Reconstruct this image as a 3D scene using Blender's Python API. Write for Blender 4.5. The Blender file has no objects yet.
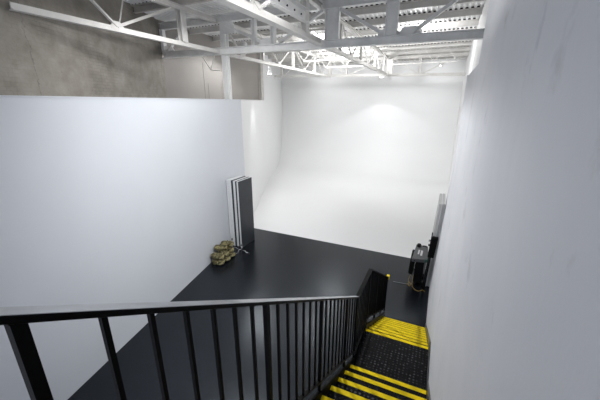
import bpy, bmesh, math, random
from mathutils import Vector, Matrix, noise as mnoise
random.seed(7)
SC = bpy.context.scene
COL = SC.collection
V = Vector
R = math.radians

# ------------------------------------------------------------------ materials
def new_mat(name):
    m = bpy.data.materials.new(name); m.use_nodes = True
    nt = m.node_tree
    return m, nt, nt.nodes['Principled BSDF']

def N(nt, typ, **kw):
    n = nt.nodes.new(typ)
    for k, v in kw.items():
        if k in n.inputs: n.inputs[k].default_value = v
        else: setattr(n, k, v)
    return n

def ramp(nt, src, stops):
    r = nt.nodes.new('ShaderNodeValToRGB')
    el = r.color_ramp.elements
    while len(el) < len(stops): el.new(0.5)
    for e, (p, c) in zip(el, stops):
        e.position = p
        e.color = (c[0], c[1], c[2], 1) if hasattr(c, '__len__') else (c, c, c, 1)
    nt.links.new(src, r.inputs['Fac'])
    return r

def coords(nt, scale=(1, 1, 1)):
    tc = nt.nodes.new('ShaderNodeTexCoord')
    mp = nt.nodes.new('ShaderNodeMapping'); mp.inputs['Scale'].default_value = scale
    nt.links.new(tc.outputs['Object'], mp.inputs['Vector'])
    return mp.outputs['Vector']

def paint(name, col, rough=0.5, metal=0.0, var=0.06, scale=6.0, bump=0.0, bscale=60.0, spec=0.5, aniso=(1, 1, 1)):
    m, nt, b = new_mat(name)
    v = coords(nt, aniso)
    n = N(nt, 'ShaderNodeTexNoise', Scale=scale, Detail=5.0, Roughness=0.6)
    nt.links.new(v, n.inputs['Vector'])
    lo = [c * (1 - var) for c in col]; hi = [min(1, c * (1 + var)) for c in col]
    r = ramp(nt, n.outputs['Fac'], [(0.3, lo), (0.7, hi)])
    nt.links.new(r.outputs['Color'], b.inputs['Base Color'])
    b.inputs['Roughness'].default_value = rough
    b.inputs['Metallic'].default_value = metal
    b.inputs['Specular IOR Level'].default_value = spec
    if bump:
        n2 = N(nt, 'ShaderNodeTexNoise', Scale=bscale, Detail=3.0)
        nt.links.new(v, n2.inputs['Vector'])
        bp = N(nt, 'ShaderNodeBump', Strength=bump, Distance=0.01)
        nt.links.new(n2.outputs['Fac'], bp.inputs['Height'])
        nt.links.new(bp.outputs['Normal'], b.inputs['Normal'])
    return m

M = {}
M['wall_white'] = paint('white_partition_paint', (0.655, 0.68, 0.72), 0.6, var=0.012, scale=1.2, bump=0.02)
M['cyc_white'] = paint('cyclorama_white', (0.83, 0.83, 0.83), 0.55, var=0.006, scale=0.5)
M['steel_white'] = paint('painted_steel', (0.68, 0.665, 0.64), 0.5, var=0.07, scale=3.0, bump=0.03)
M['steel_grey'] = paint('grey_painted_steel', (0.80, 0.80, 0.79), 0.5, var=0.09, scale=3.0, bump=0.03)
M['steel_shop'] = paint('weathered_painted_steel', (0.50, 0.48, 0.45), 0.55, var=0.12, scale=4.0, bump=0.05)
M['deck'] = paint('white_roof_deck', (0.83, 0.83, 0.82), 0.5, var=0.06, scale=1.5)
M['beige'] = paint('beige_plaster', (0.32, 0.30, 0.28), 0.8, var=0.05, scale=0.9, bump=0.05)
M['black_steel'] = paint('black_powder_coat', (0.0022, 0.0022, 0.0026), 0.5, var=0.2, scale=20, bump=0.04, bscale=120, spec=0.07)
M['rail_top'] = paint('worn_black_handrail', (0.055, 0.055, 0.058), 0.33, var=0.35, scale=9, bump=0.03, aniso=(1, .3, 1))
M['rail_sheen'] = paint('painted_sheen_handrail_top', (0.42, 0.43, 0.45), 0.34, metal=0.4, var=0.22, scale=9, bump=0.02, spec=0.6, aniso=(1, .3, 1))  # pale tone stands in for bright reflections on the rail top
M['yellow'] = paint('yellow_safety_paint', (0.85, 0.63, 0.004), 0.55, var=0.10, scale=14, bump=0.08, bscale=90, spec=0.15)
M['black_plastic'] = paint('black_plastic', (0.005, 0.005, 0.006), 0.5, var=0.2, scale=15, spec=0.25)
M['black_cloth'] = paint('black_cloth', (0.004, 0.004, 0.004), 0.9, var=0.3, scale=40, bump=0.2, spec=0.15)
M['grey_panel'] = paint('dark_grey_panel', (0.075, 0.078, 0.082), 0.5, var=0.2, scale=18)
M['label_white'] = paint('white_label', (0.55, 0.55, 0.56), 0.6, var=0.05)
M['green'] = paint('green_fabric', (0.02, 0.10, 0.07), 0.7, var=0.1)
M['foam_white'] = paint('white_foam_board', (0.76, 0.765, 0.77), 0.7, var=0.03, scale=9)
M['foam_grey'] = paint('grey_foam_board', (0.52, 0.52, 0.51), 0.7, var=0.04, scale=9)
M['foam_black'] = paint('black_foam_face', (0.028, 0.032, 0.039), 0.42, var=0.15, scale=5, bump=0.02)
M['chrome'] = paint('chrome_steel', (0.72, 0.72, 0.74), 0.22, metal=1.0, var=0.05)
M['cord_yellow'] = paint('yellow_cord', (0.26, 0.165, 0.025), 0.6, var=0.2)
M['cord_grey'] = paint('grey_cord', (0.28, 0.29, 0.28), 0.6, var=0.1)
M['strap'] = paint('olive_webbing', (0.10, 0.10, 0.05), 0.8, var=0.2, scale=50)
M['lamp_white'] = paint('white_lamp_housing', (0.7, 0.7, 0.7), 0.4, var=0.03)

def black_floor():
    m, nt, b = new_mat('black_gloss_floor')
    v = coords(nt)
    n1 = N(nt, 'ShaderNodeTexNoise', Scale=1.1, Detail=5.0, Roughness=0.6)
    n2 = N(nt, 'ShaderNodeTexNoise', Scale=1.7, Detail=4.0, Roughness=0.6)
    for n in (n1, n2): nt.links.new(v, n.inputs['Vector'])
    r = ramp(nt, n1.outputs['Fac'], [(0.3, (0.0035, 0.0042, 0.0062)), (0.7, (0.0070, 0.0084, 0.0118))])
    nt.links.new(r.outputs['Color'], b.inputs['Base Color'])
    rr = ramp(nt, n2.outputs['Fac'], [(0.3, 0.255), (0.7, 0.27)])
    nt.links.new(rr.outputs['Color'], b.inputs['Roughness'])
    b.inputs['Specular IOR Level'].default_value = 0.42; b.inputs['Specular Tint'].default_value = (0.78, 0.89, 1.0, 1)
    return m
M['black_floor'] = black_floor()

def tread_plate():
    m, nt, b = new_mat('black_perforated_tread')
    v = coords(nt)
    vo = N(nt, 'ShaderNodeTexVoronoi', Scale=22.0, Randomness=0.2)
    nt.links.new(v, vo.inputs['Vector'])
    n1 = N(nt, 'ShaderNodeTexNoise', Scale=5.0, Detail=6.0, Roughness=0.7)
    nt.links.new(v, n1.inputs['Vector'])
    knob = ramp(nt, vo.outputs['Distance'], [(0.20, 1.0), (0.34, 0.0)])
    wear = ramp(nt, n1.outputs['Fac'], [(0.36, 0.0), (0.58, 1.0)])
    mul = N(nt, 'ShaderNodeMath', operation='MULTIPLY')
    nt.links.new(knob.outputs['Color'], mul.inputs[0]); nt.links.new(wear.outputs['Color'], mul.inputs[1])
    mx = N(nt, 'ShaderNodeMix', data_type='RGBA')
    nt.links.new(mul.outputs[0], mx.inputs['Factor'])
    mx.inputs['A'].default_value = (0.004, 0.004, 0.005, 1); mx.inputs['B'].default_value = (0.085, 0.085, 0.09, 1)
    b.inputs['Specular IOR Level'].default_value = 0.10
    nt.links.new(mx.outputs['Result'], b.inputs['Base Color'])
    bp = N(nt, 'ShaderNodeBump', Strength=0.7, Distance=0.004)
    nt.links.new(knob.outputs['Color'], bp.inputs['Height'])
    nt.links.new(bp.outputs['Normal'], b.inputs['Normal'])
    b.inputs['Roughness'].default_value = 0.45
    return m
M['tread'] = tread_plate()

def right_wall_mat():
    m, nt, b = new_mat('scuffed_grey_white_wall')
    v = coords(nt)
    v2 = coords(nt, (1, 1.0, 0.75))
    n1 = N(nt, 'ShaderNodeTexNoise', Scale=1.1, Detail=8.0, Roughness=0.62, Distortion=0.5)
    n2 = N(nt, 'ShaderNodeTexNoise', Scale=2.3, Detail=7.0, Roughness=0.62, Distortion=0.3)
    n3 = N(nt, 'ShaderNodeTexNoise', Scale=0.7, Detail=3.0)
    nt.links.new(v, n1.inputs['Vector']); nt.links.new(v2, n2.inputs['Vector']); nt.links.new(v, n3.inputs['Vector'])
    base = ramp(nt, n1.outputs['Fac'], [(0.3, (0.58, 0.59, 0.615)), (0.7, (0.645, 0.65, 0.675))])
    smear = ramp(nt, n2.outputs['Fac'], [(0.60, 0.0), (0.74, 1.0)])
    msk = N(nt, 'ShaderNodeMath', operation='MULTIPLY')
    msk.inputs[1].default_value = 0.75
    nt.links.new(smear.outputs['Color'], msk.inputs[0])
    tint = ramp(nt, n3.outputs['Fac'], [(0.4, (0.33, 0.36, 0.46)), (0.55, (0.36, 0.35, 0.34)), (0.66, (0.55, 0.52, 0.42))])
    mx = N(nt, 'ShaderNodeMix', data_type='RGBA')
    nt.links.new(msk.outputs[0], mx.inputs['Factor'])
    nt.links.new(base.outputs['Color'], mx.inputs['A']); nt.links.new(tint.outputs['Color'], mx.inputs['B'])
    nt.links.new(mx.outputs['Result'], b.inputs['Base Color'])
    b.inputs['Roughness'].default_value = 0.62
    bp = N(nt, 'ShaderNodeBump', Strength=0.06, Distance=0.01)
    n4 = N(nt, 'ShaderNodeTexNoise', Scale=40.0, Detail=4.0)
    nt.links.new(v, n4.inputs['Vector']); nt.links.new(n4.outputs['Fac'], bp.inputs['Height'])
    nt.links.new(bp.outputs['Normal'], b.inputs['Normal'])
    return m
M['right_wall'] = right_wall_mat()

BW0, BW1 = V((-6.9, 3.0, 0)), V((-9.5, 8.9, 0))      # skewed old brick wall
BD = (BW1 - BW0).normalized()
def brick_mat():
    m, nt, b = new_mat('old_painted_brick')
    tc = nt.nodes.new('ShaderNodeTexCoord')
    dt = N(nt, 'ShaderNodeVectorMath', operation='DOT_PRODUCT'); dt.inputs[1].default_value = BD
    nt.links.new(tc.outputs['Object'], dt.inputs[0])
    se = nt.nodes.new('ShaderNodeSeparateXYZ'); nt.links.new(tc.outputs['Object'], se.inputs[0])
    cb = nt.nodes.new('ShaderNodeCombineXYZ')
    nt.links.new(dt.outputs['Value'], cb.inputs[0]); nt.links.new(se.outputs[2], cb.inputs[1])
    P = cb.outputs[0]
    br = N(nt, 'ShaderNodeTexBrick', Scale=1.0)
    br.inputs['Brick Width'].default_value = 0.215; br.inputs['Row Height'].default_value = 0.075
    br.inputs['Mortar Size'].default_value = 0.006; br.inputs['Mortar Smooth'].default_value = 0.6
    br.inputs['Color1'].default_value = (1, 1, 1, 1); br.inputs['Color2'].default_value = (0.9, 0.9, 0.9, 1)
    br.inputs['Mortar'].default_value = (0.66, 0.65, 0.63, 1)
    n1 = N(nt, 'ShaderNodeTexNoise', Scale=1.6, Detail=9.0, Roughness=0.68)
    n2 = N(nt, 'ShaderNodeTexNoise', Scale=0.7, Detail=5.0, Roughness=0.6, Distortion=0.8)
    n3 = N(nt, 'ShaderNodeTexNoise', Scale=9.0, Detail=6.0, Roughness=0.75)
    for n in (br, n1, n2, n3): nt.links.new(P, n.inputs['Vector'])
    base = ramp(nt, n1.outputs['Fac'], [(0.28, (0.185, 0.170, 0.145)), (0.5, (0.272, 0.250, 0.220)), (0.72, (0.36, 0.335, 0.298))])
    # how much brick coursing shows through the paint
    show = ramp(nt, n2.outputs['Fac'], [(0.37, 0.8), (0.51, 0.06)])
    mb = N(nt, 'ShaderNodeMix', data_type='RGBA', blend_type='MULTIPLY')
    nt.links.new(show.outputs['Color'], mb.inputs['Factor'])
    nt.links.new(base.outputs['Color'], mb.inputs['A']); nt.links.new(br.outputs['Color'], mb.inputs['B'])
    # dark pits and chips
    pit = ramp(nt, n3.outputs['Fac'], [(0.29, 1.0), (0.35, 0.0)])
    pm = N(nt, 'ShaderNodeMath', operation='MULTIPLY'); pm.inputs[1].default_value = 0.9
    nt.links.new(pit.outputs['Color'], pm.inputs[0])
    mp = N(nt, 'ShaderNodeMix', data_type='RGBA'); mp.inputs['B'].default_value = (0.14, 0.13, 0.12, 1)
    nt.links.new(pm.outputs[0], mp.inputs['Factor']); nt.links.new(mb.outputs['Result'], mp.inputs['A'])
    cur = mp.outputs['Result']
    # stepped cracks running down the wall
    nz = N(nt, 'ShaderNodeTexNoise', Scale=3.2, Detail=6.0, Roughness=0.75)
    nt.links.new(P, nz.inputs['Vector'])
    for u0, w, s in ((BD.dot(V((-7.16, 3.60, 0))), 0.02, 0.75), (BD.dot(V((-9.40, 8.68, 0))), 0.018, 0.7)):
        a = N(nt, 'ShaderNodeMath', operation='MULTIPLY_ADD')       # u + 0.5*noise
        a.inputs[1].default_value = 0.35
        nt.links.new(nz.outputs['Fac'], a.inputs[0]); nt.links.new(dt.outputs['Value'], a.inputs[2])
        d = N(nt, 'ShaderNodeMath', operation='SUBTRACT'); d.inputs[1].default_value = u0 + 0.17
        nt.links.new(a.outputs[0], d.inputs[0])
        ab = N(nt, 'ShaderNodeMath', operation='ABSOLUTE'); nt.links.new(d.outputs[0], ab.inputs[0])
        cr = ramp(nt, ab.outputs[0], [(0.0, s), (w, 0.0)])
        pr = ramp(nt, n3.outputs['Fac'], [(0.40, 1.0), (0.58, 0.15)])
        cm = N(nt, 'ShaderNodeMath', operation='MULTIPLY')
        nt.links.new(cr.outputs['Color'], cm.inputs[0]); nt.links.new(pr.outputs['Color'], cm.inputs[1])
        mx = N(nt, 'ShaderNodeMix', data_type='RGBA'); mx.inputs['B'].default_value = (0.08, 0.075, 0.07, 1)
        nt.links.new(cm.outputs[0], mx.inputs['Factor']); nt.links.new(cur, mx.inputs['A'])
        cur = mx.outputs['Result']
    nt.links.new(cur, b.inputs['Base Color'])
    b.inputs['Roughness'].default_value = 0.85
    bp = N(nt, 'ShaderNodeBump', Strength=0.45, Distance=0.012)
    nt.links.new(mb.outputs['Result'], bp.inputs['Height'])
    nt.links.new(bp.outputs['Normal'], b.inputs['Normal'])
    return m
M['brick'] = brick_mat()

def camo():
    m, nt, b = new_mat('camouflage_canvas')
    v = coords(nt)
    n1 = N(nt, 'ShaderNodeTexNoise', Scale=9.0, Detail=2.0, Distortion=1.0)
    n2 = N(nt, 'ShaderNodeTexNoise', Scale=14.0, Detail=2.0, Distortion=0.8)
    nt.links.new(v, n1.inputs['Vector']); nt.links.new(v, n2.inputs['Vector'])
    r = ramp(nt, n1.outputs['Fac'], [(0.40, (0.045, 0.038, 0.014)), (0.43, (0.16, 0.135, 0.055)), (0.60, (0.30, 0.265, 0.13))])
    k = ramp(nt, n2.outputs['Fac'], [(0.53, 0.0), (0.57, 0.9)])
    mx = N(nt, 'ShaderNodeMix', data_type='RGBA'); mx.inputs['B'].default_value = (0.02, 0.018, 0.01, 1)
    nt.links.new(k.outputs['Color'], mx.inputs['Factor']); nt.links.new(r.outputs['Color'], mx.inputs['A'])
    nt.links.new(mx.outputs['Result'], b.inputs['Base Color'])
    b.inputs['Roughness'].default_value = 0.85
    bp = N(nt, 'ShaderNodeBump', Strength=0.3, Distance=0.006)
    nb = N(nt, 'ShaderNodeTexNoise', Scale=35.0, Detail=4.0)
    nt.links.new(v, nb.inputs['Vector']); nt.links.new(nb.outputs['Fac'], bp.inputs['Height'])
    nt.links.new(bp.outputs['Normal'], b.inputs['Normal'])
    return m
M['camo'] = camo()

def emit(name, col, s):
    m, nt, b = new_mat(name)
    b.inputs['Base Color'].default_value = (*col, 1)
    b.inputs['Emission Color'].default_value = (*col, 1)
    b.inputs['Emission Strength'].default_value = s
    return m
M['lamp_on'] = emit('lit_lamp_lens', (1, 0.99, 0.97), 30.0)

# ------------------------------------------------------------------ mesh helpers
class MB:
    def __init__(s): s.v = []; s.f = []
    def add(s, vs, fs):
        o = len(s.v); s.v += [V(p) for p in vs]; s.f += [tuple(i + o for i in f) for f in fs]; return s
    def hexa(s, p):      # 8 corners: bottom 0-3 ccw, top 4-7
        return s.add(p, [(3, 2, 1, 0), (4, 5, 6, 7), (0, 1, 5, 4), (1, 2, 6, 5), (2, 3, 7, 6), (3, 0, 4, 7)])
    def box(s, a, b):
        (x0, y0, z0), (x1, y1, z1) = a, b
        x0, x1 = min(x0, x1), max(x0, x1); y0, y1 = min(y0, y1), max(y0, y1); z0, z1 = min(z0, z1), max(z0, z1)
        return s.hexa([(x0, y0, z0), (x1, y0, z0), (x1, y1, z0), (x0, y1, z0), (x0, y0, z1), (x1, y0, z1), (x1, y1, z1), (x0, y1, z1)])
    def bar(s, p, q, w, h, up=V((0, 0, 1)), off=(0, 0)):
        p, q = V(p), V(q); d = (q - p).normalized()
        u = V(up)
        if abs(d.dot(u)) > 0.98: u = V((0, 1, 0))
        side = d.cross(u).normalized(); u = side.cross(d).normalized()
        p = p + side * off[0] + u * off[1]; q = q + side * off[0] + u * off[1]
        a, c = side * w / 2, u * h / 2
        return s.hexa([p - a - c, p + a - c, q + a - c, q - a - c, p - a + c, p + a + c, q + a + c, q - a + c])
    def ibeam(s, p, q, w, h, t=0.018, up=V((0, 0, 1))):
        s.bar(p, q, w, t, up, (0, h / 2 - t / 2)); s.bar(p, q, w, t, up, (0, -h / 2 + t / 2))
        return s.bar(p, q, t, h - 2 * t, up)
    def angle(s, p, q, w, h, t=0.014, up=V((0, 0, 1))):     # pair of back to back angles: an upside down T
        s.bar(p, q, w, t, up, (0, -h / 2 + t / 2))
        return s.bar(p, q, t * 1.6, h - t, up, (0, t / 2))
    def tube(s, pts, r, n=10, cap=True):
        pts = [V(p) for p in pts]; rings = []
        rs = r if hasattr(r, '__len__') else [r] * len(pts)
        up = V((0, 0, 1)); prev = None
        for i, p in enumerate(pts):
            d = (pts[min(i + 1, len(pts) - 1)] - pts[max(i - 1, 0)]).normalized()
            if prev is None:
                a = d.orthogonal().normalized()
            else:
                a = (prev - d * prev.dot(d)).normalized()
            prev = a; b = d.cross(a)
            rings.append([p + (a * math.cos(t) + b * math.sin(t)) * rs[i] for t in [2 * math.pi * k / n for k in range(n)]])
        vs = [q for rg in rings for q in rg]; fs = []
        for i in range(len(rings) - 1):
            for k in range(n):
                fs.append((i * n + k, i * n + (k + 1) % n, (i + 1) * n + (k + 1) % n, (i + 1) * n + k))
        if cap:
            fs.append(tuple(range(n - 1, -1, -1))); m = (len(rings) - 1) * n; fs.append(tuple(m + k for k in range(n)))
        return s.add(vs, fs)
    def prism(s, poly, z0, z1):     # poly: ccw list of (x, y)
        n = len(poly)
        vs = [(x, y, z0) for x, y in poly] + [(x, y, z1) for x, y in poly]
        fs = [tuple(range(n - 1, -1, -1)), tuple(range(n, 2 * n))] + [(k, (k + 1) % n, n + (k + 1) % n, n + k) for k in range(n)]
        return s.add(vs, fs)
    def build(s, name, mat, parent=None, bevel=0, smooth=False, subsurf=0):
        off = V(parent_loc(parent)) if parent else V((0, 0, 0))
        me = bpy.data.meshes.new(name)
        me.from_pydata([tuple(p - off) for p in s.v], [], s.f)
        bm = bmesh.new(); bm.from_mesh(me); bmesh.ops.recalc_face_normals(bm, faces=bm.faces); bm.to_mesh(me); bm.free()
        me.materials.append(mat)
        if smooth:
            for p in me.polygons: p.use_smooth = True
        o = bpy.data.objects.new(name, me); COL.objects.link(o)
        if parent: o.parent = parent
        if bevel:
            b = o.modifiers.new('bevel', 'BEVEL'); b.width = bevel; b.segments = 2; b.limit_method = 'ANGLE'
        if subsurf:
            q = o.modifiers.new('subsurf', 'SUBSURF'); q.levels = subsurf; q.render_levels = subsurf
        return o

def parent_loc(p):
    l = V((0, 0, 0))
    while p: l = l + p.location; p = p.parent
    return l

def thing(name, label, cat, loc, group=None):
    o = bpy.data.objects.new(name, None); o.empty_display_size = 0.1; COL.objects.link(o)
    o.location = loc
    return tag(o, label, cat, group)
def tag(o, label, cat, group=None):
    o['label'] = label; o['category'] = cat
    if group: o['group'] = group
    return o
def struct(o, label=None, cat=None):
    o['kind'] = 'structure'
    if label: o['label'] = label
    if cat: o['category'] = cat
    return o
def dup(root, loc, label, group=None):
    r = root.copy(); COL.objects.link(r); r.location = loc; r['label'] = label
    if group: r['group'] = group
    for ch in list(root.children):
        c = ch.copy(); COL.objects.link(c); c.parent = r
        for g in list(ch.children):
            d = g.copy(); COL.objects.link(d); d.parent = c
    return r

CAMZ = 4.92
EDGE = 9.68                                   # where the black floor ends and the white sweep begins
def lwx(y): return -5.315 - (y - 1.92) * 0.186   # inner face of the left partition
def rwx(y, z):                                # inner face of the right wall (it leans a little)
    top = 0.285 if y < 6.4 else 0.285 + (y - 6.4) * 0.050
    bot = 0.228 + 0.0025 * max(y, 0)
    return bot + (top - bot) * min(1.0, z / 3.0) if y >= 6.4 else bot + (top - bot) * z / 5.3

# ------------------------------------------------------------------ the room
CORN = V((lwx(9.65), 9.65, 0))
FLARE = V((-9.58, 16.0, 0)); LIN1 = V((-11.3, 20.4, 0)); BACKY = 24.6; LIN2 = V((-12.9, BACKY, 0))
RB = lambda y: 0.62 + (y - 8.9) * 0.018       # old right building wall
g = MB(); g.prism([(-5.9, -2.0), (0.7, -2.0), (0.7, EDGE), (lwx(EDGE) - .1, EDGE)], -0.1, 0.0)
struct(g.build('floor', M['black_floor']), 'glossy black painted studio floor', 'floor')
# white cyclorama: floor, cove and back wall in one sweep
g = MB()
rad = 4.2; prof = [(EDGE, 0.0), (14.0, 0.0), (18.0, 0.0)]
for k in range(13):
    a = math.pi / 2 * k / 12
    prof.append((BACKY - rad + rad * math.sin(a), rad - rad * math.cos(a)))
prof += [(BACKY, 5.0), (BACKY, 6.3), (BACKY, 7.7)]
vs = []; 
for (y, z) in prof: vs += [(-13.2, y, z), (1.2, y, z)]
n = len(prof)
for (y, z) in prof:
    if z == 0.0: vs += [(-13.2, y, -0.1), (1.2, y, -0.1)]
    else: vs += [(-13.2, BACKY + .15, z), (1.2, BACKY + .15, z)]
vs = [(max(x, lwx(EDGE) - .15) if abs(y - EDGE) < 1e-6 else x, y, z) for x, y, z in vs]
fs = []
for i in range(n - 1):
    fs.append((2 * i, 2 * i + 1, 2 * i + 3, 2 * i + 2)); j = 2 * n
    fs.append((j + 2 * i + 2, j + 2 * i + 3, j + 2 * i + 1, j + 2 * i))
fs += [(0, 1, 2 * n + 1, 2 * n), (2 * n - 2, 2 * n - 1, 4 * n - 1, 4 * n - 2)]
g.add(vs, fs)
o = g.build('wall_back', M['cyc_white'], smooth=False)
for p in o.data.polygons: p.use_smooth = True
o.modifiers.new('es', 'EDGE_SPLIT').split_angle = R(40)
struct(o, 'bright white cyclorama sweep of floor and back wall', 'wall')

def wall_strip(name, a, b, z0, z1, th, mat, side=1):
    a, b = V(a), V(b); d = (b - a).normalized(); nrm = V((-d.y, d.x, 0)) * side * th
    g = MB(); g.hexa([V((*p[:2], z)) for z in (z0, z1) for p in (a, b, b + nrm, a + nrm)])
    return g.build(name, mat)
TOPL = 4.985
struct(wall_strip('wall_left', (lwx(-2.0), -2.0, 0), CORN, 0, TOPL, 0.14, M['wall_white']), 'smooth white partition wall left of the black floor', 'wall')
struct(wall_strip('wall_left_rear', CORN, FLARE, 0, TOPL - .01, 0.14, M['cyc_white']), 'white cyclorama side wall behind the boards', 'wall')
# thin cap along the top of the partition
a, b = V((lwx(-2.0), -2.0, TOPL)), V((CORN.x, CORN.y, TOPL))
g = MB(); g.bar(a + V((-.07, 0, .010)), b + V((-.07, 0, .010)), 0.16, 0.016)
struct(g.build('trim_1', M['wall_white']), 'thin white cap along the top of the left partition', 'trim')
a2, b2 = V((CORN.x, CORN.y, TOPL - .01)), V((FLARE.x, FLARE.y, TOPL - .01))
g = MB(); g.bar(a2 + V((-.07, 0.0, .016)), b2 + V((-.07, 0, .016)), 0.18, 0.026)
struct(g.build('trim_2', M['cyc_white']), 'thin white cap along the cyclorama side wall', 'trim')

ZD = 7.63
B0 = BW0 - BD * 2.6
struct(wall_strip('wall_outer_left', B0, BW1, 0, 7.9, 0.3, M['brick']), 'old painted brick wall above the left partition', 'wall')
struct(wall_strip('wall_outer_left_rear', BW1, (-9.75, 15.75, 0), 0, 7.9, 0.3, M['beige']), 'beige plastered wall behind the steel column', 'wall')
g = MB(); g.box((-9.86, 15.75, 0), (-9.58, 16.0, 7.8))
struct(g.build('trim_3', M['steel_shop']), 'pale edge post where the beige wall meets the white lining', 'trim')
struct(wall_strip('wall_lining', (-9.6, 16.0, 0), LIN1, 0, 7.8, 0.2, M['cyc_white']), 'full height white lining at the left of the cyclorama', 'wall')
struct(wall_strip('wall_lining_rear', LIN1, LIN2, 0, 7.8, 0.2, M['cyc_white']), 'white lining running to the back wall', 'wall')
# blocked opening in the beige wall
def bw2(y): return -9.5 + (y - 8.9) * (-0.25 / 6.85)
g = MB()
for (ya, yb, za, zb) in ((11.05, 11.17, 4.6, 6.5), (13.0, 13.12, 4.6, 6.5), (11.05, 13.12, 6.4, 6.5), (11.3, 12.35, 5.60, 5.68), (11.3, 11.38, 4.6, 5.68), (12.27, 12.35, 4.6, 5.68)):
    g.hexa([(bw2(y) + dx, y, z) for z in (za, zb) for dx, y in ((0, ya), (0.010, ya), (0.010, yb), (0, yb))])
struct(g.build('trim_4', M['beige']), 'raised surround of a blocked opening in the beige wall', 'trim')

# right wall (grid, leans slightly); full height near the stairs, lower further on
def right_wall(name, ys, zs, mat, label):
    g = MB(); vs = []; fs = []
    th = 0.12
    for back in (0, 1):
        for y in ys:
            zt = zs(y)
            for k in range(9):
                z = zt * k / 8
                vs.append((rwx(y, z) + back * th, y, z))
    ny = len(ys); nb = ny * 9
    for i in range(ny - 1):
        for k in range(8):
            q = (i * 9 + k, (i + 1) * 9 + k, (i + 1) * 9 + k + 1, i * 9 + k + 1)
            fs.append(q); fs.append(tuple(nb + t for t in reversed(q)))
        for k in (0, 8):
            fs.append((i * 9 + k, (i + 1) * 9 + k, nb + (i + 1) * 9 + k, nb + i * 9 + k))
    for i in (0, ny - 1):
        for k in range(8):
            fs.append((i * 9 + k, i * 9 + k + 1, nb + i * 9 + k + 1, nb + i * 9 + k))
    g.add(vs, fs)
    return struct(g.build(name, mat), label, 'wall')
right_wall('wall_right', [-2.0, 0, 2.0, 4.25], lambda y: 7.5, M['right_wall'], 'scuffed pale grey wall beside the stairs')
right_wall('wall_right_middle', [4.25, 5.0, 5.8, 6.4], lambda y: 5.33, M['right_wall'], 'lower pale wall beyond the stairs')
right_wall('wall_right_rear', [6.4, 7.5, 8.5, EDGE], lambda y: 5.36, M['right_wall'], 'pale wall behind the equipment')
struct(wall_strip('wall_outer_right', (RB(2.0), 2.0, 0), (RB(BACKY), BACKY, 0), 0, 7.9, 0.3, M['cyc_white'], -1), 'white outer wall at the right of the cyclorama', 'wall')

# corrugated roof deck, flutes running away from the camera
g = MB(); pts = []; x = -13.4; P = 0.152
while x < 1.3:
    for dx, z in ((0, 0), (0.055, 0), (0.075, 0.045), (0.132, 0.045)): pts.append((x + dx, z))
    x += P
vs = []
for y in (-1.5, BACKY + .2):
    for px, pz in pts: vs.append((px, y, ZD + pz))
k = len(pts); fs = [(i, i + 1, k + i + 1, k + i) for i in range(k - 1)]
g.add(vs, fs); o = g.build('ceiling', M['deck'])
s = o.modifiers.new('solid', 'SOLIDIFY'); s.thickness = 0.004; s.offset = 1
struct(o, 'white corrugated steel roof deck', 'ceiling')

# ------------------------------------------------------------------ roof steel
ORD = ['first', 'second', 'third', 'fourth', 'fifth', 'sixth', 'seventh', 'eighth', 'ninth', 'tenth', 'eleventh', 'twelfth']
def wall_x_left(y):
    if y < BW1.y: return BW0.x + (y - BW0.y) * BD.x / BD.y
    if y < 16: return bw2(y)
    if y < LIN1.y: return -9.6 + (y - 16) * (LIN1.x + 9.6) / (LIN1.y - 16)
    return LIN1.x + (y - LIN1.y) * (LIN2.x - LIN1.x) / (LIN2.y - LIN1.y)
ys = [4.4, 5.9, 7.4] + [10.4 + 1.5 * k for k in range(9)]
for i, y in enumerate(ys):
    xr = 0.27 if y < 4.3 else RB(y) - 0.01
    xl = wall_x_left(y) + 0.02
    g = MB(); zc = 7.54
    g.bar((xl, y, zc), (xr, y, zc), 0.016, 0.16); g.bar((xl, y, ZD - .008), (xr, y, ZD - .008), 0.22, 0.014)
    g.bar((xl, y, zc - .085), (xr, y, zc - .085), 0.09, 0.014)
    pu = g
    if y < BW1.y: lab = '%s roof purlin on the near side, counted back from the cross girder' % ORD[2 - i]
    else: lab = '%s roof purlin beyond the big cross girder, counted away from the camera' % ORD[i - 3]
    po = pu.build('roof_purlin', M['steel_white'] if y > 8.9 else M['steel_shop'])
    g = MB(); g.bar((xl + .05, y - .09, ZD + .0225), (xr - .05, y - .09, ZD + .0225), .03, .036); g.build('flute_shade_strip', M['black_plastic'], po)  # dark strip put in to paint the shade inside the deck flutes
    tag(po, lab, 'roof beam', 'roof purlins under the deck')

def gusset(mb, c, axis, w=0.36, h=0.22, t=0.036):
    a = V(axis).normalized(); u = V((0, 0, 1)); n_ = a.cross(u) * t / 2
    p = [c - a * w / 2 - u * h * .3, c + a * w / 2 - u * h * .3, c + a * w / 2 + u * h * .1, c + a * w * .25 + u * h * .7, c - a * w * .25 + u * h * .7, c - a * w / 2 + u * h * .1]
    mb.add([q - n_ for q in p] + [q + n_ for q in p], [(5, 4, 3, 2, 1, 0), (6, 7, 8, 9, 10, 11)] + [(k, (k + 1) % 6, 6 + (k + 1) % 6, 6 + k) for k in range(6)])

ZT0, ZT1 = 7.22, 7.36          # top chord underside / top
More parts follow.
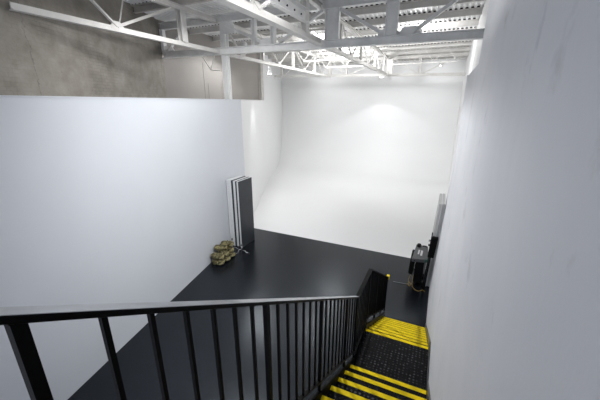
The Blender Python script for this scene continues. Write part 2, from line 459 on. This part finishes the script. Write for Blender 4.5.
# cross girder at y 8.9 (chords fall slightly to the right)
def t2z(x): return 6.46 - (x + 6.86) * 0.0105 + 0.03
Y2 = 8.9; XL2 = wall_x_left(Y2) + 0.06; XR2 = RB(Y2) - 0.02
girder = t = thing('cross_girder', 'large grey steel roof girder crossing the room above the floor, from column to right wall', 'girder', (-4.4, Y2, 6.4))
g = MB(); g.ibeam((XL2, Y2, t2z(XL2)), (XR2, Y2, t2z(XR2)), 0.17, 0.20); g.build('bottom_chord', M['steel_grey'], t)
g = MB(); g.ibeam((XL2, Y2, 7.42), (XR2, Y2, 7.42), 0.17, 0.22); g.build('top_chord', M['steel_grey'], t)
for x, w in ((XL2 + .06, .12), (-5.6, .14), (-4.93, .13), (-3.08, .40), (-1.50, .30)):
    g = MB(); g.ibeam((x, Y2, t2z(x) + .1), (x, Y2, 7.31), 0.15, w, up=V((1, 0, 0))); g.build('post', M['steel_grey'], t)
for xa, za, xb, zb in ((-9.25, None, -8.35, 7.3), (-6.70, 7.25, -5.20, None), (-4.75, None, -3.35, 7.3), (-2.9, 7.3, -1.65, None), (-1.0, None, 0.15, 7.32)):
    pa = V((xa, Y2, t2z(xa) + .13 if za is None else za)); pb = V((xb, Y2, t2z(xb) + .13 if zb is None else zb))
    g = MB(); g.angle(pa, pb, 0.12, 0.085); g.build('diagonal_brace', M['steel_grey'], t)
for x, s in ((-1.05, 1), (-9.2, 1), (-5.15, 1), (-1.55, 1)):
    g = MB(); gusset(g, V((x, Y2, t2z(x) + .13)), (1, 0, 0), 0.55); g.build('gusset_plate', M['steel_grey'], t)
g = MB(); gusset(g, V((-6.55, Y2, 7.1)), (1, 0, 0), 0.5, 0.4); g.build('gusset_plate', M['steel_grey'], t)

# column on the far side of the partition
t = thing('steel_column', 'pale steel column rising behind the top of the left partition, carrying the girder', 'column', (-6.88, 9.10, 0))
g = MB(); g.ibeam((-6.88, 9.10, 0.02), (-6.88, 9.10, 7.50), 0.19, 0.19, 0.02, up=V((0, 1, 0))); g.build('shaft', M['deck'], t)
g = MB(); g.box((-7.0, 8.98, 0), (-6.76, 9.22, 0.02)); g.build('base_plate', M['steel_white'], t)

def along_truss(name, label, x, y0, y1, z, posts, diags, mat, toprange, cat='truss', chord=(0.13, 0.12), up_z=7.36):
    t = thing(name, label, cat, (x, y0, z))
    gaps = []
    g = MB(); g.angle((x, y0, z), (x, y1, z), chord[0], chord[1], 0.018); g.build('bottom_chord', mat, t)
    for (ta, tb) in toprange:
        g = MB(); g.ibeam((x, ta, up_z), (x, tb, up_z), 0.13, 0.13, 0.016); g.build('top_chord', mat, t)
    for (y, w, dpt) in posts:
        g = MB(); g.ibeam((x, y, z + .05), (x, y, up_z - .06), dpt, w, 0.014, up=V((1, 0, 0))); g.build('post', mat, t)
    for (ya, yb, w) in diags:      # ya at the bottom chord, yb at the top chord
        g = MB(); g.angle((x, ya, z + .06), (x, yb, up_z - .05), w, w * .75, 0.012); g.build('diagonal_brace', mat, t)
    for y in sorted(set(round(d[0], 1) for d in diags)):
        g = MB(); gusset(g, V((x, y, z + .05)), (0, 1, 0), 0.30, 0.16); g.build('gusset_plate', mat, t)
    return t
X1 = -6.93
along_truss('roof_truss', 'white roof truss at the left, dying into the brick wall', X1, 3.35, 8.80, 6.47,
            [(7.30, .17, .20)], [(5.3, 4.35, .07), (5.3, 7.05, .08), (5.34, 5.62, .03)], M['steel_white'], [(3.6, 8.80)])
X1b = -6.93
along_truss('roof_truss', 'white roof truss continuing past the steel column towards the cyclorama', X1b, 9.24, 19.85, 6.45,
            [(11.6, .10, .10), (14.4, .10, .10), (17.2, .10, .10)], [(10.2, 9.2, .06), (10.2, 11.5, .06), (13.0, 11.8, .06), (13.0, 14.2, .06), (15.8, 14.6, .06), (15.8, 17.0, .06), (18.5, 17.4, .06), (18.5, 19.6, .06)], M['steel_white'], [(9.24, 19.85)])
X3 = -3.38
tr = along_truss('roof_truss', 'heavy white roof truss over the middle of the room, near side of the cross girder', X3, 1.2, 8.78, 6.50,
            [(7.70, .16, .18), (3.2, .16, .18)], [(5.55, 4.2, .08), (5.55, 6.9, .08)], M['steel_white'], [(1.2, 8.78)], chord=(0.20, 0.17))
# bolted splice channel lying along that truss
g = MB(); g.bar((X3 + .16, 5.75, 6.79), (X3 + .16, 7.35, 6.79), 0.016, 0.26); g.bar((X3 + .22, 5.75, 6.665), (X3 + .22, 7.35, 6.665), 0.13, 0.016)
g.bar((X3 + .22, 5.75, 6.915), (X3 + .22, 7.35, 6.915), 0.13, 0.016)
ch = g.build('splice_channel', M['steel_grey'], tr)
for y in (6.05, 6.4, 6.75, 7.1):
    g = MB(); g.tube([(X3 + .166, y, 6.80), (X3 + .186, y, 6.80)], 0.02, 8); g.build('bolt', M['black_steel'], ch)
along_truss('roof_truss', 'white roof truss running from the cross girder to the far girder', X3, 9.02, 19.85, 6.47,
            [(10.6, .10, .12), (13.4, .10, .10), (16.2, .10, .10), (18.6, .10, .10)], [(9.6, 10.5, .06), (12.0, 10.8, .06), (12.0, 13.2, .06), (14.8, 13.6, .06), (14.8, 16.0, .06), (17.4, 16.4, .06), (17.4, 18.5, .06)], M['steel_white'], [(9.02, 19.85)], chord=(0.16, 0.14))
# far girder in front of the cyclorama back wall
Y4 = 20.0
def t4z(x): return 6.34 - (x - 0.9) * 0.0215 + .02
t = thing('far_girder', 'white steel roof girder far off, just in front of the bright back wall', 'girder', (-5, Y4, 6.4))
xa, xb = wall_x_left(Y4) + .08, RB(Y4) - .02
g = MB(); g.angle((xa, Y4, t4z(xa)), (xb, Y4, t4z(xb)), 0.18, 0.16); g.build('bottom_chord', M['steel_white'], t)
g = MB(); g.ibeam((xa, Y4, 7.36), (xb, Y4, 7.36), 0.14, 0.14); g.build('top_chord', M['steel_white'], t)
for x, w in ((-10.5, .12), (-8.25, .12), (-7.0, .2), (-5.9, .12), (-3.3, .40), (-1.6, .12)):
    g = MB(); g.ibeam((x, Y4, t4z(x) + .06), (x, Y4, 7.29), 0.14, w, up=V((1, 0, 0))); g.build('post', M['steel_white'], t)
for xa_, xb_ in ((-10.3, -9.5), (-8.4, -9.3), (-8.1, -7.2), (-6.0, -6.8), (-5.7, -3.6), (-1.7, -3.0), (-1.4, 0.3)):
    g = MB(); g.angle((xa_, Y4, t4z(xa_) + .06), (xb_, Y4, 7.30), 0.09, 0.07); g.build('diagonal_brace', M['steel_white'], t)
def bar_joist(x0, x1, y, label):
    z0, z1 = 6.72, 7.42
    t = thing('bar_joist', label, 'joist', (x0, y, z0), 'light bar joists between the far trusses')
    g = MB(); g.angle((x0, y, z1), (x1, y, z1), .07, .06); g.build('top_chord', M['steel_white'], t)
    n_ = max(2, round((x1 - x0) / 1.15)); st_ = (x1 - x0) / n_
    g = MB(); g.angle((x0 + st_ / 2, y, z0), (x1 - st_ / 2, y, z0), .07, .05); g.build('bottom_chord', M['steel_white'], t)
    g = MB()
    for k in range(n_):
        xa = x0 + st_ * k; xm = xa + st_ / 2
        g.tube([(xa, y, z1), (xm, y, z0)], .013, 6); g.tube([(xm, y, z0), (xa + st_, y, z1)], .013, 6)
    g.build('web_rod', M['steel_white'], t)
for y, nm in ((11.2, 'nearer'), (14.2, 'middle'), (17.2, 'farther')):
    bar_joist(X1 + .1, X3 - .1, y, nm + ' light bar joist left of the middle truss, beyond the cross girder')
    if y > 17: bar_joist(X3 + .1, RB(y) - .02, y, 'single light bar joist right of the middle truss, beyond the cross girder')
# thin bent bracket hanging under the girder, beside the column
g = MB(); p = [(-7.78, 8.97, 6.44), (-7.42, 8.97, 5.95), (-7.22, 8.97, 6.44)]
g.tube([p[0], p[1]], 0.018, 8); g.tube([p[1], p[2]], 0.018, 8); g.tube([p[1], (-7.02, 8.97, 5.91)], 0.018, 8)
g.build('hanger_bracket', M['steel_white'], girder)

# lamps hung from the trusses
def lamp(loc, drop, label, aim=None, r=0.17):
    t = thing('hanging_lamp', label, 'lamp', loc, 'lamps hung among the trusses')
    x, y, z = loc
    g = MB(); g.tube([(x, y, z + .26), (x, y, z + .20), (x, y, z + .02), (x, y, z - .02)], [r * .45, r * .7, r, r * 1.02], 20); g.build('housing', M['lamp_white'], t, smooth=False)
    g = MB(); g.tube([(x, y, z + .26), (x, y, z + drop)], 0.012, 8); g.build('hanger_rod', M['lamp_white'], t)
    g = MB(); g.tube([(x, y, z - .02), (x, y, z - .032)], r * .9, 20); g.build('lens', M['lamp_on'], t)
    return t
def spot(name, loc, target, watts, ang, blend=0.6, size=0.15, col=(.985, .992, 1)):
    l = bpy.data.lights.new(name, 'SPOT'); l.energy = watts; l.spot_size = R(ang); l.spot_blend = blend; l.shadow_soft_size = size; l.color = col
    o = bpy.data.objects.new(name, l); COL.objects.link(o); o.location = loc
    o.rotation_euler = (V(target) - V(loc)).to_track_quat('-Z', 'Y').to_euler()
    return o
LAMPS = [  # those behind the girder are added fill for the cyclorama
    ((-4.88, 15.5, 6.98), 0.40, 'small bright lamp among the far trusses, just under the near girder in mid picture', 660),
    ((-1.2, 12.6, 7.18), 0.22, 'added lamp tucked behind the near cross girder at the right', 510),
    ((-5.3, 12.9, 7.18), 0.22, 'added lamp tucked behind the near cross girder left of the middle truss', 480),
]
for loc, drop, lab, w in LAMPS:
    lamp(loc, drop, lab)
    spot('lamp_light', (loc[0], loc[1], loc[2] - .05), (loc[0], loc[1] + 9.0, 4.2), w, 158, 1.0, 0.4)
    pt = bpy.data.lights.new('added_uplight', 'POINT'); pt.energy = w * 0.10; pt.shadow_soft_size = 0.1; pt.color = (.985, .992, 1)  # added weak uplight under each lamp to brighten the deck
    po = bpy.data.objects.new('added_uplight', pt); COL.objects.link(po); po.location = (loc[0], loc[1], loc[2] - .16)
# wall washers that throw the two scallops
lamp((-4.2, 22.6, 6.55), 0.8, 'small lamp close to the back wall above the bright scallop of light', r=.12)
spot('scallop_light', (-4.2, 22.6, 6.5), (-4.2, 22.6, 0), 180, 106, 0.25, 0.10)
lamp((-7.1, 12.4, 6.10), 0.28, 'small lamp under the left truss, above the cyclorama side wall', r=.08)
spot('scallop_light', (-7.1, 12.4, 6.05), (-7.1, 12.4, 0), 130, 66, 0.35, 0.06)
for x, w_ in ((-9.2, 70), (-0.6, 55)):  # added washers that lift the upper back wall
    lamp((x, 22.4, 7.1), 0.45, 'small added lamp high in front of the back wall at its %s end' % ('left' if x < -5 else 'right'), r=.08)
    spot('added_wash_light', (x, 22.4, 7.05), (x * .7 - 1.2, 24.6, 5.6), w_, 168, 1.0, 0.4)
# flood over the near room, hung on the cross girder line
lamp((-5.4, 6.0, 7.25), 0.32, 'lamp high beside the near truss, close to the top of the left partition')
spot('lamp_light', (-5.4, 6.0, 7.2), (-5.4, 6.6, 0), 150, 168, 0.4)
lamp((-1.0, 4.2, 6.3), 1.30, 'added lamp above the landing aimed at the left partition')  # added out of view to brighten the left partition
spot('lamp_light', (-1.0, 4.2, 6.25), (-6.2, 6.5, 2.4), 1520, 112, 1.0)
lamp((-4.9, 6.0, 7.1), 0.40, 'added lamp near the cross girder aimed at the far end of the right wall')  # added fill, out of view, for the right wall
spot('lamp_light', (-4.9, 6.0, 7.05), (0.3, 5.2, 2.8), 1650, 92, 0.9)
lamp((-8.0, 11.9, 7.05), 0.42, 'added lamp behind the partition, over the passage by the beige wall')  # added to brighten the beige wall and the brick
spot('lamp_light', (-8.0, 11.9, 7.0), (-8.2, 10.4, 0), 300, 170, 0.4)

# ------------------------------------------------------------------ staircase
RISE, RUN = 0.171, 0.272
LZ = 1.54; LY0, LY1 = 3.07, 4.00            # landing: height, first nosing above it, its own nosing
XLs = -0.68
def stair_right(z, y): return rwx(y, z) - 0.022
st = thing('staircase', 'black steel staircase with yellow nosings and a landing, beside the right wall', 'staircase', (-0.2, 3.5, 0))
def step(yn, z, depth, name='tread'):
    """yn: y of the nosing (front edge, facing +y), z: top of tread, depth towards the camera"""
    xr = stair_right(z, yn)
    g = MB(); g.box((XLs, yn - depth, z - .035), (xr, yn, z)); tr = g.build(name, M['tread'], st)
    g = MB(); g.box((XLs + .004, yn - .064, z), (xr - .004, yn - .011, z + .0025))
    g.build('yellow_nosing', M['yellow'], tr)
def riser(y, z0, z1):
    g = MB(); g.box((XLs, y - .012, z0), (stair_right(z0, y), y, z1)); g.build('riser', M['black_steel'], st)
step(LY1, LZ, LY1 - LY0 + 0.03, 'landing')
NLOW = 8
for k in range(1, NLOW + 1):
    step(LY1 + RUN * k, LZ - RISE * k, RUN + .03)
for k in range(NLOW + 1):
    riser(LY1 + RUN * k - .02, max(0, LZ - RISE * (k + 1)), LZ - RISE * k - .035)
NUP = 13
for k in range(1, NUP + 1):
    step(LY0 - RUN * (k - 1), LZ + RISE * k, RUN + .03 if k < NUP else 1.2, 'tread')
for k in range(NUP):
    riser(LY0 - RUN * k - .02, LZ + RISE * k, LZ + RISE * (k + 1) - .035)
# stringers: sloped plates with a top flange, left (open side) and right (against the wall)
YU = LY0 - RUN * (NUP - 1) - 0.9            # end of the upper platform behind the camera
ZU = LZ + RISE * NUP
YB = LY1 + RUN * NLOW + 0.28
def pitch_pts(dz):
    ya = LY0 - RUN * (NUP - 1)
    return [(YU, ZU + dz), (ya, ZU + dz), (LY0 + .24, LZ + dz), (LY1 + .02, LZ + dz), (YB - .02, max(0.08, LZ - RISE * (NLOW + 1) + dz + .02))]
def plate(x0, x1, lo, hi, pfun=None):
    g = MB()
    for (a, b), (c, d) in zip(zip(lo[:-1], lo[1:]), zip(hi[:-1], hi[1:])):
        f = (lambda x, y, z: (x, y, z)) if pfun is None else pfun
        g.hexa([f(x0, a[0], a[1]), f(x1, a[0], a[1]), f(x1, b[0], b[1]), f(x0, b[0], b[1]), f(x0, c[0], c[1]), f(x1, c[0], c[1]), f(x1, d[0], d[1]), f(x0, d[0], d[1])])
    return g
top = pitch_pts(0.055); low = [(y, max(0.0, z - .30)) for y, z in top]
g = plate(XLs - .012, XLs, low, top); g.build('stringer', M['black_steel'], st)
fl0 = [(y, z - .008) for y, z in top]
g = plate(XLs - .034, XLs, fl0, top); o = g.build('stringer_flange', M['black_steel'], st)
rt = pitch_pts(0.075); rl = [(y, max(0.0, z - .30)) for y, z in rt]
g = plate(0, 0.018, rl, rt, lambda x, y, z: (stair_right(z, y) + x + .001, y, z)); o = g.build('stringer', M['rail_top'], st); o['label'] = 'dark grey stringer plate along the wall'
for y in (LY0 + .1, LY1 - .08):
    g = MB(); g.box((XLs - .01, y - .03, 0), (XLs + .05, y + .03, LZ - .04)); g.build('support_post', M['black_steel'], st)

# railing
XR = -0.70
rail = thing('stair_railing', 'black steel balustrade with square balusters along the open side of the stairs', 'railing', (XR, 3.3, 0))
S1 = 0.638
Yk0, Yk1, Yend = 3.294, 4.095, 6.44
Zk = 2.576
def railz(y):
    if y < Yk0: return Zk + (Yk0 - y) * S1
    if y < Yk1: return Zk - (y - Yk0) * 0.045
    return Zk - (Yk1 - Yk0) * .045 - (y - Yk1) * 0.627
def pl(ys, dz): return [(y, railz(y) + dz) for y in ys]
YS = [-0.85, Yk0, Yk1, Yend]
g = plate(XR - .0275, XR + .0275, pl(YS, -.020), pl(YS, 0)); tr_ = g.build('top_rail', M['black_steel'], rail, bevel=.003)
g = plate(XR - .0255, XR + .0255, pl(YS[:2], 0.0), pl(YS[:2], .0015)); o = g.build('painted_sheen_strip', M['rail_sheen'], tr_); o['label'] = 'thin pale strip painting the sheen of light on the handrail top'  # strip laid on to carry the reflected light as colour
BR = lambda y: railz(y) - 0.86
g = plate(XR - .02, XR + .02, pl(YS, -.872), pl(YS, -.86)); g.build('bottom_rail', M['black_steel'], rail)
posts = [-0.65, 0.214, 1.12, 1.955, 2.79, 3.294, 4.085, 4.87, 5.65, 6.40]
def pitch_z(y):
    pp = pitch_pts(0.0)
    for (ya, za), (yb, zb_) in zip(pp[:-1], pp[1:]):
        if ya <= y <= yb: return za + (zb_ - za) * (y - ya) / (yb - ya)
    return pp[-1][1]
for y in posts:
    g = MB(); 
    zb = pitch_z(y) + .056
    w = .026
    g.box((XR - w / 2, y - w / 2, zb), (XR + w / 2, y + w / 2, railz(y + w / 2) - .012)); g.build('post', M['black_steel'], rail)
cand = []
for a, b in zip(posts[:-1], posts[1:]):
    if a == 0.214: a = 0.214 + 0.026
    n_ = max(1, round((b - a) / (0.124 if a < 3.2 else 0.098))); cand += [a + (b - a) * k / n_ for k in range(1, n_)]
for y in cand:
    g = MB(); w = .0145
    g.box((XR - w / 2, y - w / 2, railz(y) - .866), (XR + w / 2, y + w / 2, railz(y) - .012)); g.build('baluster', M['black_steel'], rail)
g = MB(); ze = railz(Yend)
g.box((XR - .027, Yend - .03, ze - .06), (XR + .034, Yend + .05, ze + .03)); o = g.build('end_cap', M['yellow'], rail, bevel=.004); o['label'] = 'yellow tape on the bottom end of the handrail'

# ------------------------------------------------------------------ leaning black and white boards
def studio_flat(i, label):
    hgt = 2.40; x_face = -5.895; y0 = 8.02
    along = V((0.045, 1, 0)).normalized(); nrm = V((along.y, -along.x, 0))
    # layers measured back from the face of the stack: (name, from, to, material)
    layers = [[('black_face', 0, .020, 'foam_black'), ('white_core', .020, .080, 'foam_white')],
              [('black_face', .084, .165, 'foam_black'), ('white_core', .165, .256, 'foam_white')],
              [('black_face', .260, .312, 'foam_black'), ('white_core', .312, .428, 'foam_white')],
              [('backing_sheet', .432, .446, 'grey_panel'), ('white_core', .446, .538, 'foam_white')]][3 - i]
    dy = [0.02, 0.0, 0.03, 0.0][i]; o0 = V((x_face, y0 + dy, 0)); hz = hgt + [0.0, .015, -.005, 0][i]
    t = thing('studio_flat', label, 'board', o0 - nrm * layers[0][1], 'black and white boards stood by the left wall')
    for nm, a, b, m in layers:
        g = MB(); g.hexa([o0 + along * l - nrm * q + V((0, 0, z)) for z in (0.0, hz) for l, q in ((0, b), (0, a), (.74, a), (.74, b))]); g.build(nm, M[m], t)
for i, lab in enumerate(['white edged board standing directly against the left wall, innermost of the stack',
                         'second board from the wall in the upright stack, white edge with black stripe',
                         'third board from the wall in the upright stack, just behind the black faced front board',
                         'black faced board at the front of the upright stack, facing the open room']):
    studio_flat(i, lab)

# ------------------------------------------------------------------ sandbags
def superq(e, t): return math.copysign(abs(t) ** e, t)
def sandbag(loc, rz, tilt, size, seed, label):
    t = thing('sandbag', label, 'sandbag', loc, 'sandbags piled by the left wall')
    sx, sy, sz = size
    vs = []; nu, nv = 28, 14; fs = []
    rot = Matrix.Rotation(rz, 3, 'Z') @ Matrix.Rotation(tilt, 3, 'Y')
    for j in range(nv + 1):
        b = -math.pi / 2 + math.pi * j / nv
        for i in range(nu):
            a = 2 * math.pi * i / nu
            x = superq(.6, math.cos(b)) * superq(.6, math.cos(a)); y = superq(.6, math.cos(b)) * superq(.6, math.sin(a)); z = superq(.8, math.sin(b))
            pinch = 1 - .34 * math.exp(-(x / .22) ** 2)
            p = V((x * sx, y * sy * (0.8 + .2 * pinch), z * sz * pinch))
            nz = mnoise.noise(p * 9 + V((seed * 3.1, seed, 0))) * .022 + mnoise.noise(p * 22 + V((seed, 0, 2))) * .008
            p = p * (1 + nz / max(.05, p.length) * .8)
            p = rot @ p; p.z = max(p.z, -sz * .96)
            vs.append(V(loc) + V((0, 0, sz)) + p)
    for j in range(nv):
        for i in range(nu):
            fs.append((j * nu + i, j * nu + (i + 1) % nu, (j + 1) * nu + (i + 1) % nu, (j + 1) * nu + i))
    g = MB(); g.add(vs, fs); o = g.build('bag', M['camo'], t, smooth=True)
    c = V(loc) + V((0, 0, sz)); pts = [c + rot @ V((0, sy * .82 * math.cos(q), sz * (.62 + .62 * math.sin(q)))) for q in [math.pi * k / 8 for k in range(9)]]
    g = MB(); g.tube(pts, 0.012, 6); g.build('carry_strap', M['strap'], t, smooth=True)
SB = (0.21, 0.125, 0.085)
bags = [(-5.93, 6.74, 0, .15, 0, 'olive camouflage sandbag on the floor at the near end of the pile'),
        (-5.92, 7.03, 0, -.1, 0, 'olive camouflage sandbag on the floor in the middle of the pile'),
        (-5.94, 7.31, 0, .1, 0, 'olive camouflage sandbag on the floor at the pile end nearest the chrome stands'),
        (-5.97, 6.78, .168, .25, .1, 'olive sandbag on the second layer at the near end of the pile'),
        (-5.96, 7.06, .168, -.2, .05, 'olive sandbag on the second layer in the middle of the pile'),
        (-5.99, 7.33, .168, .05, .1, 'olive sandbag on the second layer at the far end of the pile'),
        (-6.05, 7.06, .336, .9, .05, 'olive sandbag lying on top of the pile towards the camera'),
        (-6.02, 7.36, .336, .5, .1, 'olive sandbag lying on top of the pile towards the boards')]
for i, (x, y, z, rz, ti, lab) in enumerate(bags): sandbag((x, y, z), rz, ti, SB, i * 1.7 + 1, lab)

# chrome stand bases beside the sandbags
def stand(loc, rz, hgt, label, ll=.42):
    t = thing('light_stand', label, 'stand', loc, 'chrome stands between the sandbags and the boards')
    x, y, z = loc
    for k in range(3):
        a = rz + 2 * math.pi * k / 3
        d = V((math.cos(a), math.sin(a), 0)); h = V((x, y, .07 + .03 * k))
        g = MB(); g.tube([h, h + d * .12, V((x, y, .02)) + d * ll * .57, V((x, y, .018)) + d * ll], 0.014, 8); l = g.build('leg', M['chrome'], t, smooth=True)
        g = MB(); e = V((x, y, .018)) + d * ll; g.tube([e - d * .04, e + d * .005], 0.018, 8); g.build('foot_cap', M['black_plastic'], l)
    g = MB(); g.tube([(x, y, .08), (x, y, hgt)], 0.017, 10); g.build('column', M['chrome'], t, smooth=True)
    g = MB(); g.tube([(x, y, hgt), (x, y, hgt + .06)], 0.028, 10); g.build('clamp_head', M['grey_panel'], t)
stand((-5.70, 7.72, 0), 0.05, 0.24, 'low chrome stand base standing at the far end of the sandbags', .28)
stand((-6.12, 7.76, 0), 0.5, 0.36, 'taller chrome stand tucked between sandbag pile and the left wall', .24)

# ------------------------------------------------------------------ white folded flats and equipment at the right wall
def right_flat(i, label):
    th = 0.074; lean = R(2.2); y0, y1 = 8.16 + .03 * i, 9.2 + .03 * i
    xb = 0.092 + (th + .005) * i
    t = thing('folding_flat', label, 'board', (xb, y0, 0), 'tall white boards against the right wall')
    up = V((math.sin(lean), 0, math.cos(lean))); o0 = V((xb, y0, 0)); sx = V((math.cos(lean), 0, -math.sin(lean) * 0))
    def slab(a0, a1): 
        g = MB(); g.hexa([o0 + V((a, y - y0, 0)) + up * u for u in (0, 2.44) for a, y in ((a0, y0), (a1, y0), (a1, y1), (a0, y1))]); return g
    slab(0, th * .8).build('foam_panel', M['foam_grey'], t); slab(th * .8, th).build('cover_sheet', M['foam_white'], t)
right_flat(0, 'tall grey white board standing edge on by the right wall, nearer the room')
right_flat(1, 'tall grey white board sandwiched between its neighbour and the right wall')

# black equipment case with grey top panel
ec = thing('equipment_case', 'black wheeled equipment case with a grey top panel, by the right wall', 'case', (-0.03, 8.35, 0))
g = MB(); g.box((-.20, 8.10, .09), (.035, 8.72, .80)); g.build('body', M['black_plastic'], ec, bevel=.02)
g = MB(); g.hexa([(-.29, 7.95, .78), (.125, 8.05, .78), (.07, 8.72, .78), (-.24, 8.72, .78), (-.29, 7.95, .88), (.125, 8.05, .88), (.07, 8.72, .97), (-.24, 8.72, .97)])
tp = g.build('top_panel', M['grey_panel'], ec, bevel=.012)
for (x0, x1, y0, y1) in ((-.17, -.13, 8.22, 8.44), (-.10, -.05, 8.17, 8.43)):
    zf = lambda y: .881 + (y - 8.0) * .09 / .72 + .004
    g = MB(); g.hexa([(x0, y0, zf(y0) - .004), (x1, y0, zf(y0) - .004), (x1 + .01, y1, zf(y1) - .004), (x0 + .01, y1, zf(y1) - .004), (x0, y0, zf(y0)), (x1, y0, zf(y0)), (x1 + .01, y1, zf(y1)), (x0 + .01, y1, zf(y1))]); g.build('white_label', M['label_white'], tp)
g = MB(); g.tube([(-.165, 8.62, .94), (-.165, 8.62, 1.03)], 0.055, 16); g.tube([(-.165, 8.62, 1.03), (-.165, 8.62, 1.045)], 0.04, 16); k_ = g.build('knob', M['black_plastic'], tp)
g = MB(); g.tube([(-.05, 8.66, .95), (-.05, 8.66, .985), (.03, 8.66, .985), (.03, 8.66, .95)], 0.016, 8); g.build('carry_handle', M['black_plastic'], tp)
g = MB(); g.box((.05, 8.02, .80), (.115, 8.10, .885)); g.build('green_tag', M['green'], ec)
g = MB(); g.hexa([(-.35, 8.02, .36), (-.235, 8.02, .33), (-.235, 8.6, .33), (-.35, 8.6, .36), (-.325, 7.96, .86), (-.19, 7.96, .86), (-.19, 8.6, .86), (-.325, 8.6, .86)])
g.build('side_pouch', M['black_cloth'], ec, bevel=.03)
g = MB(); g.tube([(-.20, 8.08, .80), (-.20, 8.08, .70), (-.215, 8.09, .60), (-.20, 8.1, .52)], 0.011, 6); o = g.build('strap', M['label_white'], ec)
for x in (-.13, .05):
    for y in (8.18, 8.66):
        g = MB(); g.tube([(x - .018, y, .045), (x + .018, y, .045)], 0.045, 14); g.box((x - .024, y - .03, .07), (x + .024, y + .03, .10)); g.build('caster', M['black_plastic'], ec)

# tall black stand of gear leaning between the case and the white board
bg = thing('tripod_bundle', 'black folded tripod with small grey knobs, standing in front of the tall white boards', 'tripod', (.115, 7.98, 0))
g = MB(); g.hexa([(.085, 7.93, 1.0), (.235, 7.93, 1.0), (.235, 8.08, 1.0), (.085, 8.08, 1.0), (.110, 7.93, 1.58), (.280, 7.93, 1.58), (.280, 8.08, 1.58), (.110, 8.08, 1.58)])
g.build('head_block', M['black_cloth'], bg, bevel=.02)
for k, (x, y) in enumerate(((.075, 7.95), (.110, 7.96), (.09, 8.04))):
    g = MB(); g.tube([(x, y, 0.0), (x + .02, y, .5), (x + .045, y, 1.02)], [.018, .02, .024], 10); g.build('leg', M['black_plastic'], bg, smooth=True)
for (x, z, dx) in ((.075, 1.47, -.05), (.075, 1.34, -.03)):
    g = MB(); g.tube([(x + .05, 7.99, z), (x, 7.99, z), (x + dx * .3, 7.99, z)], [.014, .03, .03], 12); o = g.build('knob', M['chrome'] if z > 1.4 else M['black_plastic'], bg)
g = MB(); g.tube([(.13, 8.0, 1.54), (.125, 8.0, 1.70)], .017, 8); g.build('handle_stub', M['grey_panel'], bg)

# cords on the floor
def cord(pts, r, mat, label):
    # smooth through the points
    out = []
    P_ = [V(p) for p in pts]
    for i in range(len(P_) - 1):
        p0, p1, p2, p3 = P_[max(i - 1, 0)], P_[i], P_[i + 1], P_[min(i + 2, len(P_) - 1)]
        for k in range(6):
            s = k / 6; out.append(0.5 * ((2 * p1) + (p2 - p0) * s + (2 * p0 - 5 * p1 + 4 * p2 - p3) * s * s + (3 * p1 - p0 - 3 * p2 + p3) * s ** 3))
    out.append(P_[-1])
    g = MB(); g.tube(out, r, 8); tag(g.build('cord', mat, smooth=True), label, 'cord')
cord([(-.72, 8.02, .009), (-.5, 8.03, .009), (-.3, 8.06, .009), (-.22, 8.12, .009)], .006, M['cord_grey'], 'thin pale cord lying straight on the floor left of the equipment case')
cord([(-.20, 8.14, .30), (-.21, 8.06, .20), (-.20, 7.96, .06), (-.13, 7.88, .010), (-.02, 7.82, .010), (.08, 7.92, .010), (.14, 7.86, .010)], .007, M['cord_yellow'], 'yellow brown cord looping from the equipment case down to the floor')
cord([(-.27, 8.12, .31), (-.31, 8.06, .18), (-.29, 7.98, .012), (-.24, 8.02, .03), (-.29, 8.10, .06), (-.33, 8.02, .012)], .008, M['cord_yellow'], 'coiled yellow brown cord hanging at the left foot of the equipment case')

# ------------------------------------------------------------------ world, camera, view
w = bpy.data.worlds.new('World'); SC.world = w; w.use_nodes = True
bgk = w.node_tree.nodes['Background']; bgk.inputs[0].default_value = (0.80, 0.86, 1.0, 1); bgk.inputs[1].default_value = 0.9
cam = bpy.data.cameras.new('Camera'); co = bpy.data.objects.new('Camera', cam); COL.objects.link(co)
co.location = (0, 0, CAMZ); co.rotation_euler = (R(90 - 17.9), 0, R(24.5))
cam.sensor_width = 36; cam.lens = 304 / 600 * 36; cam.clip_start = 0.02; cam.clip_end = 100
SC.camera = co
SC.view_settings.view_transform = 'Standard'; SC.view_settings.look = 'None'; SC.view_settings.exposure = 0.2; SC.view_settings.gamma = 1.0
SC.view_settings.use_curve_mapping = False
